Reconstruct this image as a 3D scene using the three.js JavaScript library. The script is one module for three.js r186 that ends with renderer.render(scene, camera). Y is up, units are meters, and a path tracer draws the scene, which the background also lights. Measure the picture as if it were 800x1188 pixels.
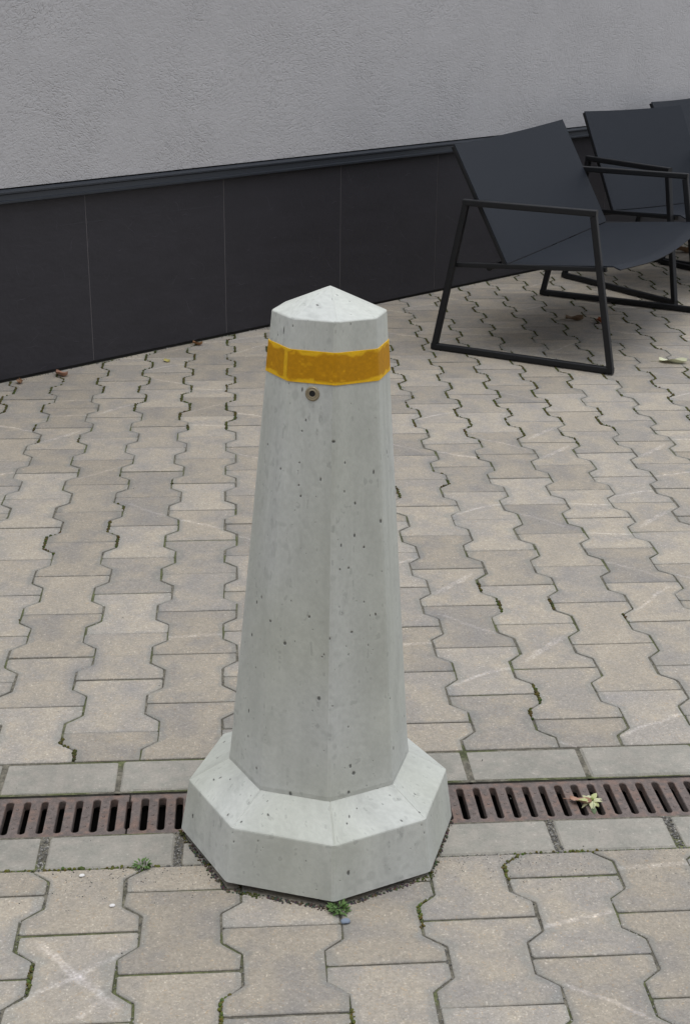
import * as THREE from 'three';
import { mergeGeometries, toCreasedNormals, mergeVertices } from 'three/addons/utils/BufferGeometryUtils.js';

// ---------------------------------------------------------------- camera, sky, sun, exposure
const scene = new THREE.Scene();
const camera = new THREE.PerspectiveCamera(39.86, 689 / 1024, 0.05, 600);
camera.position.set(0.0982, 1.2744, 4.1335);
camera.up.set(0.01748, 0.93325, -0.3588);
camera.lookAt(0.0982 + 0.072828, 1.2744 - 0.359089, 4.1335 - 0.930458);
camera.updateMatrixWorld(true);

const SKYW = 128, SKYH = 64;
{
  const d = new Float32Array(SKYW * SKYH * 4);
  for (let j = 0; j < SKYH; j++) for (let i = 0; i < SKYW; i++) {
    const el = ((j + 0.5) / SKYH - 0.5) * Math.PI;              // rows run from the nadir up
    const s = Math.max(0, Math.sin(el));
    const L = 1.35 * (1 + 2 * s) / 3;                            // standard overcast sky
    const k = (j * SKYW + i) * 4;
    d[k] = L * 0.94; d[k + 1] = L * 0.99; d[k + 2] = L * 1.085; d[k + 3] = 1;
  }
  const t = new THREE.DataTexture(d, SKYW, SKYH, THREE.RGBAFormat, THREE.FloatType);
  t.mapping = THREE.EquirectangularReflectionMapping;
  t.magFilter = t.minFilter = THREE.LinearFilter; t.needsUpdate = true;
  scene.background = t; scene.environment = t;
}
const sun = new THREE.DirectionalLight(new THREE.Color(1, 0.975, 0.94), 0.9);
sun.position.set(0.5, 7, 1.5); sun.target.position.set(0.4, 0, 0.4);
sun.castShadow = true; sun.shadow.radius = 70; sun.shadow.mapSize.set(2048, 2048);
Object.assign(sun.shadow.camera, { left: -6, right: 6, top: 6, bottom: -6, near: 0.5, far: 20 });
scene.add(sun, sun.target);

const renderer = new THREE.WebGLRenderer({ antialias: true });
renderer.toneMapping = THREE.LinearToneMapping;
renderer.toneMappingExposure = 1.40;
renderer.shadowMap.enabled = true;

// ---------------------------------------------------------------- helpers
let seed = 20240611;
function rnd() { seed = (seed + 0x6D2B79F5) | 0; let t = Math.imul(seed ^ (seed >>> 15), 1 | seed); t = (t + Math.imul(t ^ (t >>> 7), 61 | t)) ^ t; return ((t ^ (t >>> 14)) >>> 0) / 4294967296; }
const rr = (a, b) => a + (b - a) * rnd();
function hash(x, y) { let h = Math.imul(x | 0, 374761393) + Math.imul(y | 0, 668265263); h = Math.imul(h ^ (h >>> 13), 1274126177); return ((h ^ (h >>> 16)) >>> 0) / 4294967296; }
function noise(x, y) {
  const xi = Math.floor(x), yi = Math.floor(y); let fx = x - xi, fy = y - yi;
  fx = fx * fx * (3 - 2 * fx); fy = fy * fy * (3 - 2 * fy);
  const a = hash(xi, yi), b = hash(xi + 1, yi), c = hash(xi, yi + 1), d = hash(xi + 1, yi + 1);
  return a + (b - a) * fx + (c - a) * fy + (a - b - c + d) * fx * fy;
}
function tnoise(x, y, p) {                                        // noise that repeats every p cells
  const xi = Math.floor(x), yi = Math.floor(y); let fx = x - xi, fy = y - yi;
  fx = fx * fx * (3 - 2 * fx); fy = fy * fy * (3 - 2 * fy);
  const m = (v) => ((v % p) + p) % p, x0 = m(xi), x1 = m(xi + 1), y0 = m(yi), y1 = m(yi + 1);
  const a = hash(x0, y0 + 977 * p), b = hash(x1, y0 + 977 * p), c = hash(x0, y1 + 977 * p), d = hash(x1, y1 + 977 * p);
  return a + (b - a) * fx + (c - a) * fy + (a - b - c + d) * fx * fy;
}
const sm = (a, b, x) => { const t = Math.min(1, Math.max(0, (x - a) / (b - a))); return t * t * (3 - 2 * t); };
const toS = (v) => { v = Math.min(1, Math.max(0, v)); return 255 * (v <= 0.0031308 ? 12.92 * v : 1.055 * Math.pow(v, 1 / 2.4) - 0.055); };
function texture(w, h, fn, srgb, repeat) {                        // fn(i, j, out): linear colour 0..1, or a plain value
  const d = new Uint8Array(w * h * 4), o = [0, 0, 0];
  for (let j = 0; j < h; j++) for (let i = 0; i < w; i++) {
    fn(i, j, o); const k = (j * w + i) * 4;
    for (let c = 0; c < 3; c++) d[k + c] = srgb ? toS(o[c]) : Math.min(255, Math.max(0, o[c] * 255));
    d[k + 3] = 255;
  }
  const t = new THREE.DataTexture(d, w, h, THREE.RGBAFormat);
  t.magFilter = THREE.LinearFilter; t.minFilter = THREE.LinearMipmapLinearFilter; t.generateMipmaps = true;
  t.wrapS = t.wrapT = THREE.RepeatWrapping; if (srgb) t.colorSpace = THREE.SRGBColorSpace; t.needsUpdate = true;
  if (repeat) t.repeat.set(...repeat);
  return t;
}
const used = {};
function numbered(n) { used[n] = (used[n] ?? -1) + 1; return used[n] ? `${n}_${String(used[n]).padStart(3, '0')}` : n; }
function mesh(name, geo, mat, parent) { const m = new THREE.Mesh(geo, mat); m.name = name; m.castShadow = m.receiveShadow = true; parent?.add(m); return m; }
function tag(o, label, category, group) { o.userData.label = label; o.userData.category = category; if (group) o.userData.group = group; return o; }
function thing(name, label, category, group) { const g = new THREE.Group(); g.name = numbered(name); scene.add(g); return tag(g, label, category, group); }
const W = (X, Y, z = 0) => new THREE.Vector3(X, z, -Y);           // plan coordinates: X right, Y away, z up
function std(o) { return new THREE.MeshStandardMaterial({ roughness: 0.9, ...o }); }
function lin(r, g, b) { return new THREE.Color().setRGB(r, g, b); }
function uvScale(geo, s, t = s) { const u = geo.attributes.uv; for (let i = 0; i < u.count; i++) u.setXY(i, u.getX(i) * s, u.getY(i) * t); return geo; }
function boxUV(geo) {                                             // uv in metres from the dominant axis
  const p = geo.attributes.position, n = geo.attributes.normal, u = new Float32Array(p.count * 2);
  for (let i = 0; i < p.count; i++) {
    const ax = Math.abs(n.getX(i)), ay = Math.abs(n.getY(i)), az = Math.abs(n.getZ(i));
    if (ay >= ax && ay >= az) { u[2 * i] = p.getX(i); u[2 * i + 1] = p.getZ(i); }
    else if (ax >= az) { u[2 * i] = p.getZ(i); u[2 * i + 1] = p.getY(i); }
    else { u[2 * i] = p.getX(i); u[2 * i + 1] = p.getY(i); }
  }
  geo.setAttribute('uv', new THREE.BufferAttribute(u, 2)); return geo;
}
function box(x0, x1, y0, y1, z0, z1) { const g = new THREE.BoxGeometry(x1 - x0, y1 - y0, z1 - z0); g.translate((x0 + x1) / 2, (y0 + y1) / 2, (z0 + z1) / 2); return boxUV(g); }

// ---------------------------------------------------------------- plan of the place
const PX = 0.1408, PH = 0.2;                                      // paver column pitch and row pitch
const Y_UP = -1.9985, Y_G1 = -2.0995, Y_G0 = -2.2185, Y_LOW = -2.3115;   // edging and grate lines
const WA = THREE.MathUtils.degToRad(39.92), WD = 0.7397;          // wall direction and offset
const WN = [-Math.sin(WA), Math.cos(WA)];
const ZIGHALF = [0.0842, 0.0566];                                 // half width of the wide ends and of the waist
const halfW = (y) => { const a = Math.abs(y); return a > 0.0625 ? ZIGHALF[0] : a < 0.0375 ? ZIGHALF[1] : ZIGHALF[1] + (ZIGHALF[0] - ZIGHALF[1]) * (a - 0.0375) / 0.025; };

// ---------------------------------------------------------------- materials
// paving blocks: an atlas of 36 blocks, each with its own tone, grain, worn grey margin and pale strap scuffs
const AT = 2048, NC = 6, CELL = Math.floor(AT / NC), CM = 0.206;
const cellStreak = [];
for (let c = 0; c < NC * NC; c++) {
  const L = [];
  if (c === 0) L.push([-0.075, 0.08, 0.06, -0.085, 0.005, 1.25], [-0.07, -0.06, 0.07, 0.055, 0.004, 0.9], [-0.01, 0.09, -0.045, 0.05, 0.004, 0.7]);
  else if (c < 6) L.push([-0.08, rr(-0.06, 0.06), 0.08, rr(-0.06, 0.06), 0.0038, rr(0.8, 1.2)]);
  else if (c < 12) { const s = rnd() < 0.5 ? 1 : -1; L.push([-0.06 * s, rr(-0.09, -0.05), 0.06 * s, rr(0.02, 0.09), rr(0.003, 0.005), rr(0.7, 1.1)]); }
  else if (c < 15) L.push([-0.08, rr(-0.09, -0.05), 0.08, rr(-0.03, 0.05), 0.0035, 0.9]);
  cellStreak.push(L);
}
const cellTone = Array.from({ length: NC * NC }, () => [rr(0.86, 1.12), rr(-1, 1), rnd()]);
function segd(px, py, s) { const dx = s[2] - s[0], dy = s[3] - s[1]; let t = ((px - s[0]) * dx + (py - s[1]) * dy) / (dx * dx + dy * dy); t = Math.min(1, Math.max(0, t)); return [Math.hypot(px - s[0] - t * dx, py - s[1] - t * dy), t]; }
function paverPixel(i, j) {
  const ci = Math.min(NC - 1, Math.floor(i / CELL)), cj = Math.min(NC - 1, Math.floor(j / CELL)), c = cj * NC + ci;
  const x = ((i - ci * CELL) / CELL - 0.5) * CM, y = ((j - cj * CELL) / CELL - 0.5) * CM;
  return [c, x, y];
}
const paverMap = texture(AT, AT, (i, j, o) => {
  const [c, x, y] = paverPixel(i, j), [tone, warm, dirt] = cellTone[c];
  const X = x * 1000 + c * 517, Y = y * 1000 + c * 291;
  const n1 = noise(X / 42, Y / 42), n2 = noise(X / 13 + 7, Y / 13), n3 = noise(X / 3.4, Y / 3.4), n4 = noise(X / 1.3 + 31, Y / 1.3), h = hash(i, j);
  let v = tone * (0.88 + 0.14 * n1 + 0.10 * n2) * (0.79 + 0.24 * n3 + 0.20 * n4) * (0.93 + 0.14 * h);
  const beige = sm(0.2, 0.8, n1 * 0.6 + n2 * 0.3 + 0.1 + warm * 0.13);
  let r = 0.268 + 0.020 * beige, g = 0.243 + 0.008 * beige, b = 0.211 - 0.012 * beige;
  const sp = noise(X / 2.1 + 90, Y / 2.1 + 50);
  if (sp > 0.80) { const k = (sp - 0.80) * 3.4; v *= 1 + k; }
  else if (sp < 0.13) v *= 0.84 + sp * 0.6;
  const og = noise(X / 2.6 + 400, Y / 2.6 + 30);
  if (og > 0.88) { r *= 1.1; g *= 0.99; b *= 0.86; }
  // cement-grey worn margin along the toothed sides
  const dz = halfW(y) - Math.abs(x), de = 0.1 - Math.abs(y);
  const wdt = 0.005 + 0.014 * noise(X / 21 + 3, Y / 21 + 9) * (0.5 + dirt);
  const gm = (1 - sm(wdt * 0.5, wdt * 1.5, dz)) * 0.75 + (1 - sm(wdt * 0.2, wdt * 0.7, de)) * 0.35;
  const q = Math.min(0.85, gm) * (0.55 + 0.6 * n3);
  r += (0.208 - r) * q; g += (0.200 - g) * q; b += (0.176 - b) * q;
  const st = sm(0.60, 0.85, noise(X / 60 + 800, Y / 60 + 300) * 0.7 + n2 * 0.3);     // rain-grey stains
  r *= 1 - 0.13 * st; g *= 1 - 0.11 * st; b *= 1 - 0.06 * st;
  for (const s of cellStreak[c]) {
    const [d, t] = segd(x + 0.008 * (n2 - 0.5), y + 0.012 * (n1 - 0.5), s);
    const k = (1 - sm(s[4] * 0.4, s[4] * 1.9, d)) * s[5] * (0.35 + 0.65 * n3) * sm(0, 0.12, t) * sm(0, 0.12, 1 - t) * (0.55 + 0.45 * n2);
    v *= 1 + 0.5 * k; b *= 1 + 0.06 * k;
  }
  o[0] = r * v; o[1] = g * v; o[2] = b * v;
}, true);
const paverBump = texture(AT, AT, (i, j, o) => {
  const [c, x, y] = paverPixel(i, j), X = x * 1000 + c * 517, Y = y * 1000 + c * 291;
  o[0] = o[1] = o[2] = 0.25 * noise(X / 3.4, Y / 3.4) + 0.4 * noise(X / 1.3 + 31, Y / 1.3) + 0.2 * noise(X / 13 + 7, Y / 13) + 0.15 * hash(i, j);
}, false);
const M = {};
M.paver = std({ map: paverMap, bumpMap: paverBump, bumpScale: 0.0011, roughness: 0.95 });

// grey concrete for edging stones and trough, 0.5 m to a repeat
const greyMap = texture(1024, 1024, (i, j, o) => {
  const p = 1024, n1 = tnoise(i / 128, j / 128, 8), n2 = tnoise(i / 32, j / 32, 32), n3 = tnoise(i / 8, j / 8, 128), n4 = tnoise(i / 3.2, j / 3.2, 320), h = hash(i, j);
  let v = (0.80 + 0.22 * n1 + 0.16 * n2) * (0.88 + 0.14 * n3 + 0.12 * n4) * (0.95 + 0.1 * h);
  if (n3 > 0.9 && n4 > 0.6) v *= 1.25; if (n4 < 0.07) v *= 0.78;
  o[0] = 0.256 * v * (1 + 0.05 * (n2 - 0.5)); o[1] = 0.239 * v; o[2] = 0.204 * v;
}, true);
const grainBump = texture(512, 512, (i, j, o) => { o[0] = o[1] = o[2] = 0.3 * tnoise(i / 16, j / 16, 32) + 0.4 * tnoise(i / 4, j / 4, 128) + 0.3 * hash(i, j); }, false);
greyMap.repeat.set(2, 2); const grainB = grainBump; grainB.repeat.set(4, 4);
M.edging = std({ map: greyMap, bumpMap: grainB, bumpScale: 0.0010, roughness: 0.95 });

// sand, dirt and old moss in the joints, 1 m to a repeat
M.joint = std({ map: texture(1024, 1024, (i, j, o) => {
  const n1 = tnoise(i / 64, j / 64, 16), n2 = tnoise(i / 12.8, j / 12.8, 80), n3 = tnoise(i / 4, j / 4, 256), h = hash(i, j);
  const v = (0.6 + 0.5 * n2) * (0.6 + 0.7 * n3) * (0.75 + 0.5 * h), g = sm(0.45, 0.7, n1);
  o[0] = (0.150 - 0.050 * g) * v; o[1] = (0.136 - 0.028 * g) * v; o[2] = (0.104 - 0.058 * g) * v;
}, true), bumpMap: grainB, bumpScale: 0.002, roughness: 1 });
M.ground = std({ color: lin(0.24, 0.22, 0.19), roughness: 1 });

// cast concrete of the bollard: 1 m to a repeat, with blow holes
const holes = []; for (let k = 0; k < 420; k++) holes.push([rnd() * 1024, rnd() * 1024, Math.pow(rnd(), 3.5) * 2.6 + 0.7, rr(0.7, 1.9), rnd()]);
const holeGrid = new Float32Array(1024 * 1024);
for (const [hx, hy, r, asp] of holes) for (let dy = -9; dy <= 9; dy++) for (let dx = -6; dx <= 6; dx++) {
  const d = Math.hypot(dx, dy / asp) / r + 0.35 * (noise(dx * 0.9 + hx, dy * 0.9 + hy) - 0.5), k = 1 - sm(0.55, 1.15, d), x = (Math.floor(hx) + dx + 1024) % 1024, y = (Math.floor(hy) + dy + 1024) % 1024;
  if (k > holeGrid[y * 1024 + x]) holeGrid[y * 1024 + x] = k;
}
const castMap = texture(1024, 1024, (i, j, o) => {
  const n1 = tnoise(i / 128, j / 128, 8), n2 = tnoise(i / 32, j / 64, 32), n3 = tnoise(i / 8, j / 16, 128), n4 = tnoise(i / 4, j / 4, 256), s = tnoise(i / 16, j / 512, 64), h = hash(i, j);
  const n5 = 0.5 * tnoise((i + j) / 16, (j - i) / 16, 128) + 0.5 * tnoise(i / 8 + 3, j / 8 + 5, 128);
  let v = (0.82 + 0.15 * n1 + 0.12 * n2 + 0.08 * n3 + 0.06 * n5 + 0.10 * s) * (0.94 + 0.08 * n4 + 0.05 * h);
  const bl = sm(0.52, 0.78, n5 * 0.7 + n3 * 0.3) * sm(0.25, 0.65, n1); v *= 1 - 0.15 * bl; if (n3 > 0.86 && n4 > 0.55) v *= 0.82;                 // cement blotches
  const k = holeGrid[j * 1024 + i]; v *= 1 - 0.72 * k;
  o[0] = 0.410 * v; o[1] = 0.416 * v; o[2] = (0.362 + 0.03 * n1) * v;
}, true);
const castBump = texture(1024, 1024, (i, j, o) => { o[0] = o[1] = o[2] = 0.75 + 0.12 * tnoise(i / 8, j / 8, 128) + 0.06 * tnoise(i / 40.96, j / 40.96, 25) + 0.05 * hash(i, j) - 0.7 * holeGrid[j * 1024 + i]; }, false);
M.cast = std({ map: castMap, bumpMap: castBump, bumpScale: 0.0018, roughness: 0.82 });

// reflective tape: amber with worn, patchy golden edges
M.tape = new THREE.MeshPhysicalMaterial({ specularIntensity: 0.5, map: texture(1024, 128, (i, j, o) => {
  const e = Math.min(j, 127 - j) / 127, n = noise(i / 26, j / 18), n2 = noise(i / 9 + 40, j / 9), n3 = noise(i / 3 + 9, j / 3);
  const edge = 1 - sm(0.07, 0.17, e + 0.16 * (n - 0.5) + 0.06 * (n2 - 0.5));
  const seg = i % 128, lap = 1 - sm(5, 9, Math.abs(i - 934) * 0.8 + 4 * (n2 - 0.5));
  const k = Math.max(edge, lap * 0.85, sm(0.75, 0.95, n * 0.6 + n2 * 0.4) * 0.35), v = 0.85 + 0.2 * n2 + 0.12 * n3;
  o[0] = (0.43 + 0.24 * k) * v; o[1] = (0.200 + 0.185 * k) * v; o[2] = (0.001 + 0.008 * k) * v;
}, true), roughness: 0.7 });
M.brass = std({ color: lin(0.33, 0.28, 0.19), metalness: 0.75, roughness: 0.55 });
M.hole = std({ color: lin(0.012, 0.011, 0.010), roughness: 1 });

// trowelled render: a field of short curved drag marks
const RT = 2048, rH = new Float32Array(RT * RT).fill(0.6);
for (let k = 0; k < 60000; k++) {
  let x = rnd() * RT, y = rnd() * RT, a = rr(-0.5, 0.5) + 2.6 * (tnoise(x / 256, y / 256, 8) - 0.5) + (rnd() < 0.22 ? rr(-1.5, 1.5) : 0); const bend = rr(-0.09, 0.09), len = rr(7, 24), dep = rr(0.05, 0.42) * (0.35 + 1.1 * tnoise(x / 128 + 5, y / 128, 16)), wd = rr(0.9, 2.2);
  for (let s = 0; s < len; s++) {
    for (let dy = -2; dy <= 2; dy++) for (let dx = -2; dx <= 2; dx++) {
      const f = Math.max(0, 1 - Math.hypot(dx, dy) / (wd + 0.6)); if (!f) continue;
      const q = ((Math.round(y) + dy + RT) % RT) * RT + (Math.round(x) + dx + RT) % RT; rH[q] = Math.max(0.05, Math.min(rH[q], 0.62 - dep * f * Math.sin(Math.PI * (s + 0.5) / len)));
    }
    x += Math.cos(a); y += Math.sin(a); a += bend;
  }
}
const renderBump = texture(RT, RT, (i, j, o) => { o[0] = o[1] = o[2] = rH[j * RT + i] + 0.18 * (tnoise(i / 4, j / 4, 512) - 0.5) + 0.16 * (tnoise(i / 16, j / 16, 128) - 0.5); }, false);
const renderMap = texture(1024, 1024, (i, j, o) => {
  const n1 = tnoise(i / 128, j / 128, 8), n2 = tnoise(i / 32, j / 32, 32), n3 = tnoise(i / 4, j / 4, 256);
  const g = (rH[(2 * j) * RT + 2 * i] + rH[(2 * j + 1) * RT + 2 * i] + rH[(2 * j) * RT + 2 * i + 1] + rH[(2 * j + 1) * RT + 2 * i + 1]) / 4 - 0.6;
  const v = (0.95 + 0.06 * n1 + 0.05 * n2 + 0.04 * n3) * (1 + 0.3 * g); o[0] = 0.42 * v; o[1] = 0.41 * v; o[2] = 0.412 * v;
}, true);
renderBump.repeat.set(1 / 1.8, 1 / 1.8); renderMap.repeat.set(1 / 1.8, 1 / 1.8);
M.render = std({ map: renderMap, bumpMap: renderBump, bumpScale: 0.0034, roughness: 0.95 });

// dark slate-look cladding, 1.2 m to a repeat
const slateH = new Float32Array(1024 * 1024);
for (let k = 0; k < 150; k++) {
  let x = rnd() * 1024, y = rnd() * 1024, a = rr(-0.4, 0.4) + (rnd() < 0.3 ? rr(-0.9, 0.9) : 0); const len = rr(14, 70), amp = rr(0.15, 0.6);
  for (let s = 0; s < len; s++) { const q = ((Math.floor(y) + 1024) % 1024) * 1024 + (Math.floor(x) + 1024) % 1024; slateH[q] = Math.max(slateH[q], amp * Math.sin(Math.PI * s / len)); x += Math.cos(a); y += Math.sin(a); a += rr(-0.22, 0.22); }
}
const slateMap = texture(1024, 1024, (i, j, o) => {
  const v = 0.85 + 0.18 * tnoise(i / 64, j / 32, 16) % 1 + 0.1 * tnoise(i / 8, j / 4, 128) + 3.2 * slateH[j * 1024 + i];
  o[0] = 0.0205 * v; o[1] = 0.0185 * v; o[2] = 0.0235 * v;
}, true, [1 / 1.2, 1 / 1.2]);
const slateBump = texture(1024, 1024, (i, j, o) => { o[0] = o[1] = o[2] = 0.4 * tnoise(i / 64, j / 25.6, 16) + 0.25 * tnoise(i / 16, j / 8, 64) + 0.1 * tnoise(i / 4, j / 4, 256) + 0.5 * slateH[j * 1024 + i]; }, false, [1 / 1.2, 1 / 1.2]);
M.slate = std({ map: slateMap, bumpMap: slateBump, bumpScale: 0.0012, roughness: 0.62 });
M.grout = std({ color: lin(0.13, 0.12, 0.122), roughness: 1 });
M.trim = std({ color: lin(0.020, 0.024, 0.031), roughness: 0.42, metalness: 0.1 });
M.footing = std({ color: lin(0.03, 0.028, 0.026), roughness: 1 });
M.house = std({ color: lin(0.22, 0.21, 0.2), roughness: 1 }); M.pane = std({ color: lin(0.03, 0.035, 0.04), roughness: 0.1 });
M.roof = std({ color: lin(0.12, 0.12, 0.12), roughness: 1 });

// powder-coated tube and woven sling
M.tube = new THREE.MeshPhysicalMaterial({ specularIntensity: 0.7, color: lin(0.008, 0.0085, 0.010), roughness: 0.5, bumpMap: grainB, bumpScale: 0.0002 });
M.sling = new THREE.MeshPhysicalMaterial({ specularIntensity: 0.42, map: texture(256, 256, (i, j, o) => {
  const w = ((i >> 2) + (j >> 2)) & 1, v = (0.88 + 0.16 * w) * (0.92 + 0.16 * hash(i >> 2, j >> 2)); o[0] = 0.0105 * v; o[1] = 0.0135 * v; o[2] = 0.0195 * v;
}, true, [12, 12]), bumpMap: texture(256, 256, (i, j, o) => { o[0] = o[1] = o[2] = 0.5 + 0.4 * Math.sin(i * Math.PI / 4) * Math.sin(j * Math.PI / 4); }, false, [12, 12]), bumpScale: 0.0005, roughness: 0.6 });

// rusted cast iron
M.iron = std({ map: texture(512, 512, (i, j, o) => {
  const n1 = tnoise(i / 64, j / 64, 8), n2 = tnoise(i / 16, j / 16, 32), n3 = tnoise(i / 4, j / 4, 128), v = (0.75 + 0.35 * n2) * (0.8 + 0.35 * n3), r = sm(0.35, 0.75, n1 * 0.6 + n2 * 0.4);
  o[0] = (0.146 + 0.024 * r) * v; o[1] = (0.117 - 0.002 * r) * v; o[2] = (0.104 - 0.012 * r) * v;
}, true, [4, 4]), bumpMap: grainB, bumpScale: 0.0011, roughness: 0.8, metalness: 0.15 });
M.silt = std({ color: lin(0.020, 0.017, 0.013), roughness: 1 });
M.moss = std({ color: lin(1, 1, 1), roughness: 1 });
M.grit = std({ color: lin(1, 1, 1), roughness: 0.9 });

// ---------------------------------------------------------------- ground
{
  const s = new THREE.Shape([[-200, -200], [200, -200], [200, 200], [-200, 200]].map((p) => new THREE.Vector2(...p)));
  s.holes.push(new THREE.Path([[-6.5, Y_G0], [-6.5, Y_G1], [8, Y_G1], [8, Y_G0]].map((p) => new THREE.Vector2(...p))));
  const g = new THREE.ShapeGeometry(s); g.rotateX(-Math.PI / 2);
  const m = mesh('ground', g, M.ground, scene); m.position.y = -0.03; m.userData.kind = 'structure';
}
const pavement = new THREE.Group(); pavement.name = 'pavement'; pavement.userData.kind = 'structure'; scene.add(pavement);
{
  const quad = (x0, x1, Y0, Y1) => { const g = new THREE.PlaneGeometry(x1 - x0, Y1 - Y0); g.rotateX(-Math.PI / 2); g.translate((x0 + x1) / 2, -0.0024, -(Y0 + Y1) / 2); return boxUV(g); };
  const m = mesh('joint_sand', mergeGeometries([quad(-6.5, 8, -6, Y_G0), quad(-6.5, 8, Y_G1, 7)]), M.joint, pavement);
  m.userData.kind = 'stuff';
}

// ---------------------------------------------------------------- paving blocks
function clipPoly(P, nx, ny, d) {                                 // keeps nx*x + ny*y <= d
  const R = [];
  for (let i = 0; i < P.length; i++) {
    const a = P[i], b = P[(i + 1) % P.length], da = nx * a[0] + ny * a[1] - d, db = nx * b[0] + ny * b[1] - d;
    if (da <= 0) R.push(a);
    if ((da < 0 && db > 0) || (da > 0 && db < 0)) { const t = da / (da - db); R.push([a[0] + t * (b[0] - a[0]), a[1] + t * (b[1] - a[1])]); }
  }
  const out = []; for (const p of R) { const l = out[out.length - 1]; if (!l || Math.hypot(l[0] - p[0], l[1] - p[1]) > 0.0012) out.push(p); }
  while (out.length > 2 && Math.hypot(out[0][0] - out[out.length - 1][0], out[0][1] - out[out.length - 1][1]) <= 0.0012) out.pop();
  return out;
}
function area(P) { let s = 0; for (let i = 0; i < P.length; i++) { const a = P[i], b = P[(i + 1) % P.length]; s += a[0] * b[1] - b[0] * a[1]; } return s / 2; }
function inset(P, d) {
  return P.map((p, i) => {
    const a = P[(i + P.length - 1) % P.length], b = P[(i + 1) % P.length];
    let e1 = [p[0] - a[0], p[1] - a[1]], e2 = [b[0] - p[0], b[1] - p[1]]; const l1 = Math.hypot(...e1), l2 = Math.hypot(...e2);
    const n1 = [-e1[1] / l1, e1[0] / l1], n2 = [-e2[1] / l2, e2[0] / l2]; let m = [n1[0] + n2[0], n1[1] + n2[1]]; const k = d / Math.max(0.6, (1 + n1[0] * n2[0] + n1[1] * n2[1]));
    return [p[0] + m[0] * k, p[1] + m[1] * k];
  });
}
function slab(P, cell, ch, depth, uvOf) {                         // chamfered block, top at y = 0; P counter-clockwise in (X, Y)
  const pos = [], uv = [], I = inset(P, ch), B = P, n = P.length;
  const put = (p, y) => { pos.push(p[0], y, -p[1]); uv.push(...uvOf(p)); };
  const tris = THREE.ShapeUtils.triangulateShape(I.map((p) => new THREE.Vector2(...p)), []);
  for (const t of tris) for (const k of t) put(I[k], 0);
  for (let i = 0; i < n; i++) {
    const j = (i + 1) % n;
    put(B[i], -ch * 0.75); put(B[j], -ch * 0.75); put(I[j], 0); put(B[i], -ch * 0.75); put(I[j], 0); put(I[i], 0);
    put(B[i], -depth); put(B[j], -depth); put(B[j], -ch * 0.75); put(B[i], -depth); put(B[j], -ch * 0.75); put(B[i], -ch * 0.75);
  }
  const g = new THREE.BufferGeometry(); g.setAttribute('position', new THREE.Float32BufferAttribute(pos, 3)); g.setAttribute('uv', new THREE.Float32BufferAttribute(uv, 2));
  g.computeVertexNormals(); return g;
}
function blockOutline(gap) {                                      // one toothed block, counter-clockwise, corners eased
  const a = ZIGHALF[0] - gap, w = ZIGHALF[1] - gap, e = PH / 2 - 0.0018, j = () => rr(-0.0011, 0.0011);
  const side = [[a - 0.002, -e], [a, -e + 0.003], [a, -0.0645], [a - 0.003, -0.0605], [w + 0.003, -0.0395], [w, -0.0355], [w, 0.0355], [w + 0.003, 0.0395], [a - 0.003, 0.0605], [a, 0.0645], [a, e - 0.003], [a - 0.002, e]];
  return side.concat(side.map(([x, y]) => [-x, -y])).map(([x, y]) => [x + j(), y + j()]);
}
const cellUV = (cell) => { const ci = cell % NC, cj = Math.floor(cell / NC); return ([x, y]) => [(ci * CELL + (x / CM + 0.5) * CELL) / AT, (cj * CELL + (y / CM + 0.5) * CELL) / AT]; };
const outlines = Array.from({ length: NC * NC }, () => blockOutline(rr(0.0014, 0.0027)));
const blockGeo = outlines.map((o, c) => slab(o, c, 0.0014, 0.02, cellUV(c)));
function project(X, Y, z = 0) { const v = W(X, Y, z).project(camera); return [(v.x + 1) / 2 * 800, (1 - v.y) / 2 * 1188, v.z]; }

const blocks = [];                                                // {geo, x, y, sy, size}
const sy = 0.92;
function addBlock(X, Y, scaleX, scaleY, clips, cell) {
  const flip = rnd() < 0.5; const dxy = [X + rr(-0.0008, 0.0008), Y + rr(-0.0008, 0.0008)];
  let cut = false, P = null;
  for (const [nx, ny, d] of clips) {
    const reach = Math.abs(nx) * ZIGHALF[0] * scaleX + Math.abs(ny) * 0.1 * scaleY, c0 = nx * X + ny * Y - d;
    if (c0 > reach + 0.003) return;
    if (c0 > -reach - 0.003) cut = true;
  }
  if (cut) {
    P = outlines[cell].map(([x, y]) => [(flip ? -x : x) * scaleX, (flip ? -y : y) * scaleY]);
    for (const [nx, ny, d] of clips) P = clipPoly(P, nx, ny, d - nx * dxy[0] - ny * dxy[1] - 0.0008);
    if (P.length < 3 || area(P) < 0.0006) return;
  }
  let x0 = 1e9, x1 = -1e9, y0 = 1e9, y1 = -1e9, inside = false;
  for (const [ex, ey] of (P ?? outlines[cell])) { const [u, v, z] = project(dxy[0] + ex, dxy[1] + ey); if (z < 1) { x0 = Math.min(x0, u); x1 = Math.max(x1, u); y0 = Math.min(y0, v); y1 = Math.max(y1, v); if (u > -2 && u < 802 && v > -2 && v < 1190) inside = true; } }
  const size = inside ? (Math.min(x1, 800) - Math.max(x0, 0)) * (Math.min(y1, 1188) - Math.max(y0, 0)) : 0;
  const uvf = cellUV(cell);
  const geo = P ? slab(P, cell, 0.0014, 0.02, ([x, y]) => uvf([x / scaleX, y / scaleY])) : blockGeo[cell];
  blocks.push({ geo, x: dxy[0], y: dxy[1], sx: P ? 1 : scaleX, sy: P ? 1 : scaleY, flip: !P && flip, size, tilt: [rr(-0.004, 0.004), rr(-0.004, 0.004)], h: rr(-0.0006, 0.0006) });
}
const anyCell = () => { const r = rnd(); return r < 0.34 ? 1 + Math.floor(rnd() * 14) : 15 + Math.floor(rnd() * 21); };
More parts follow.
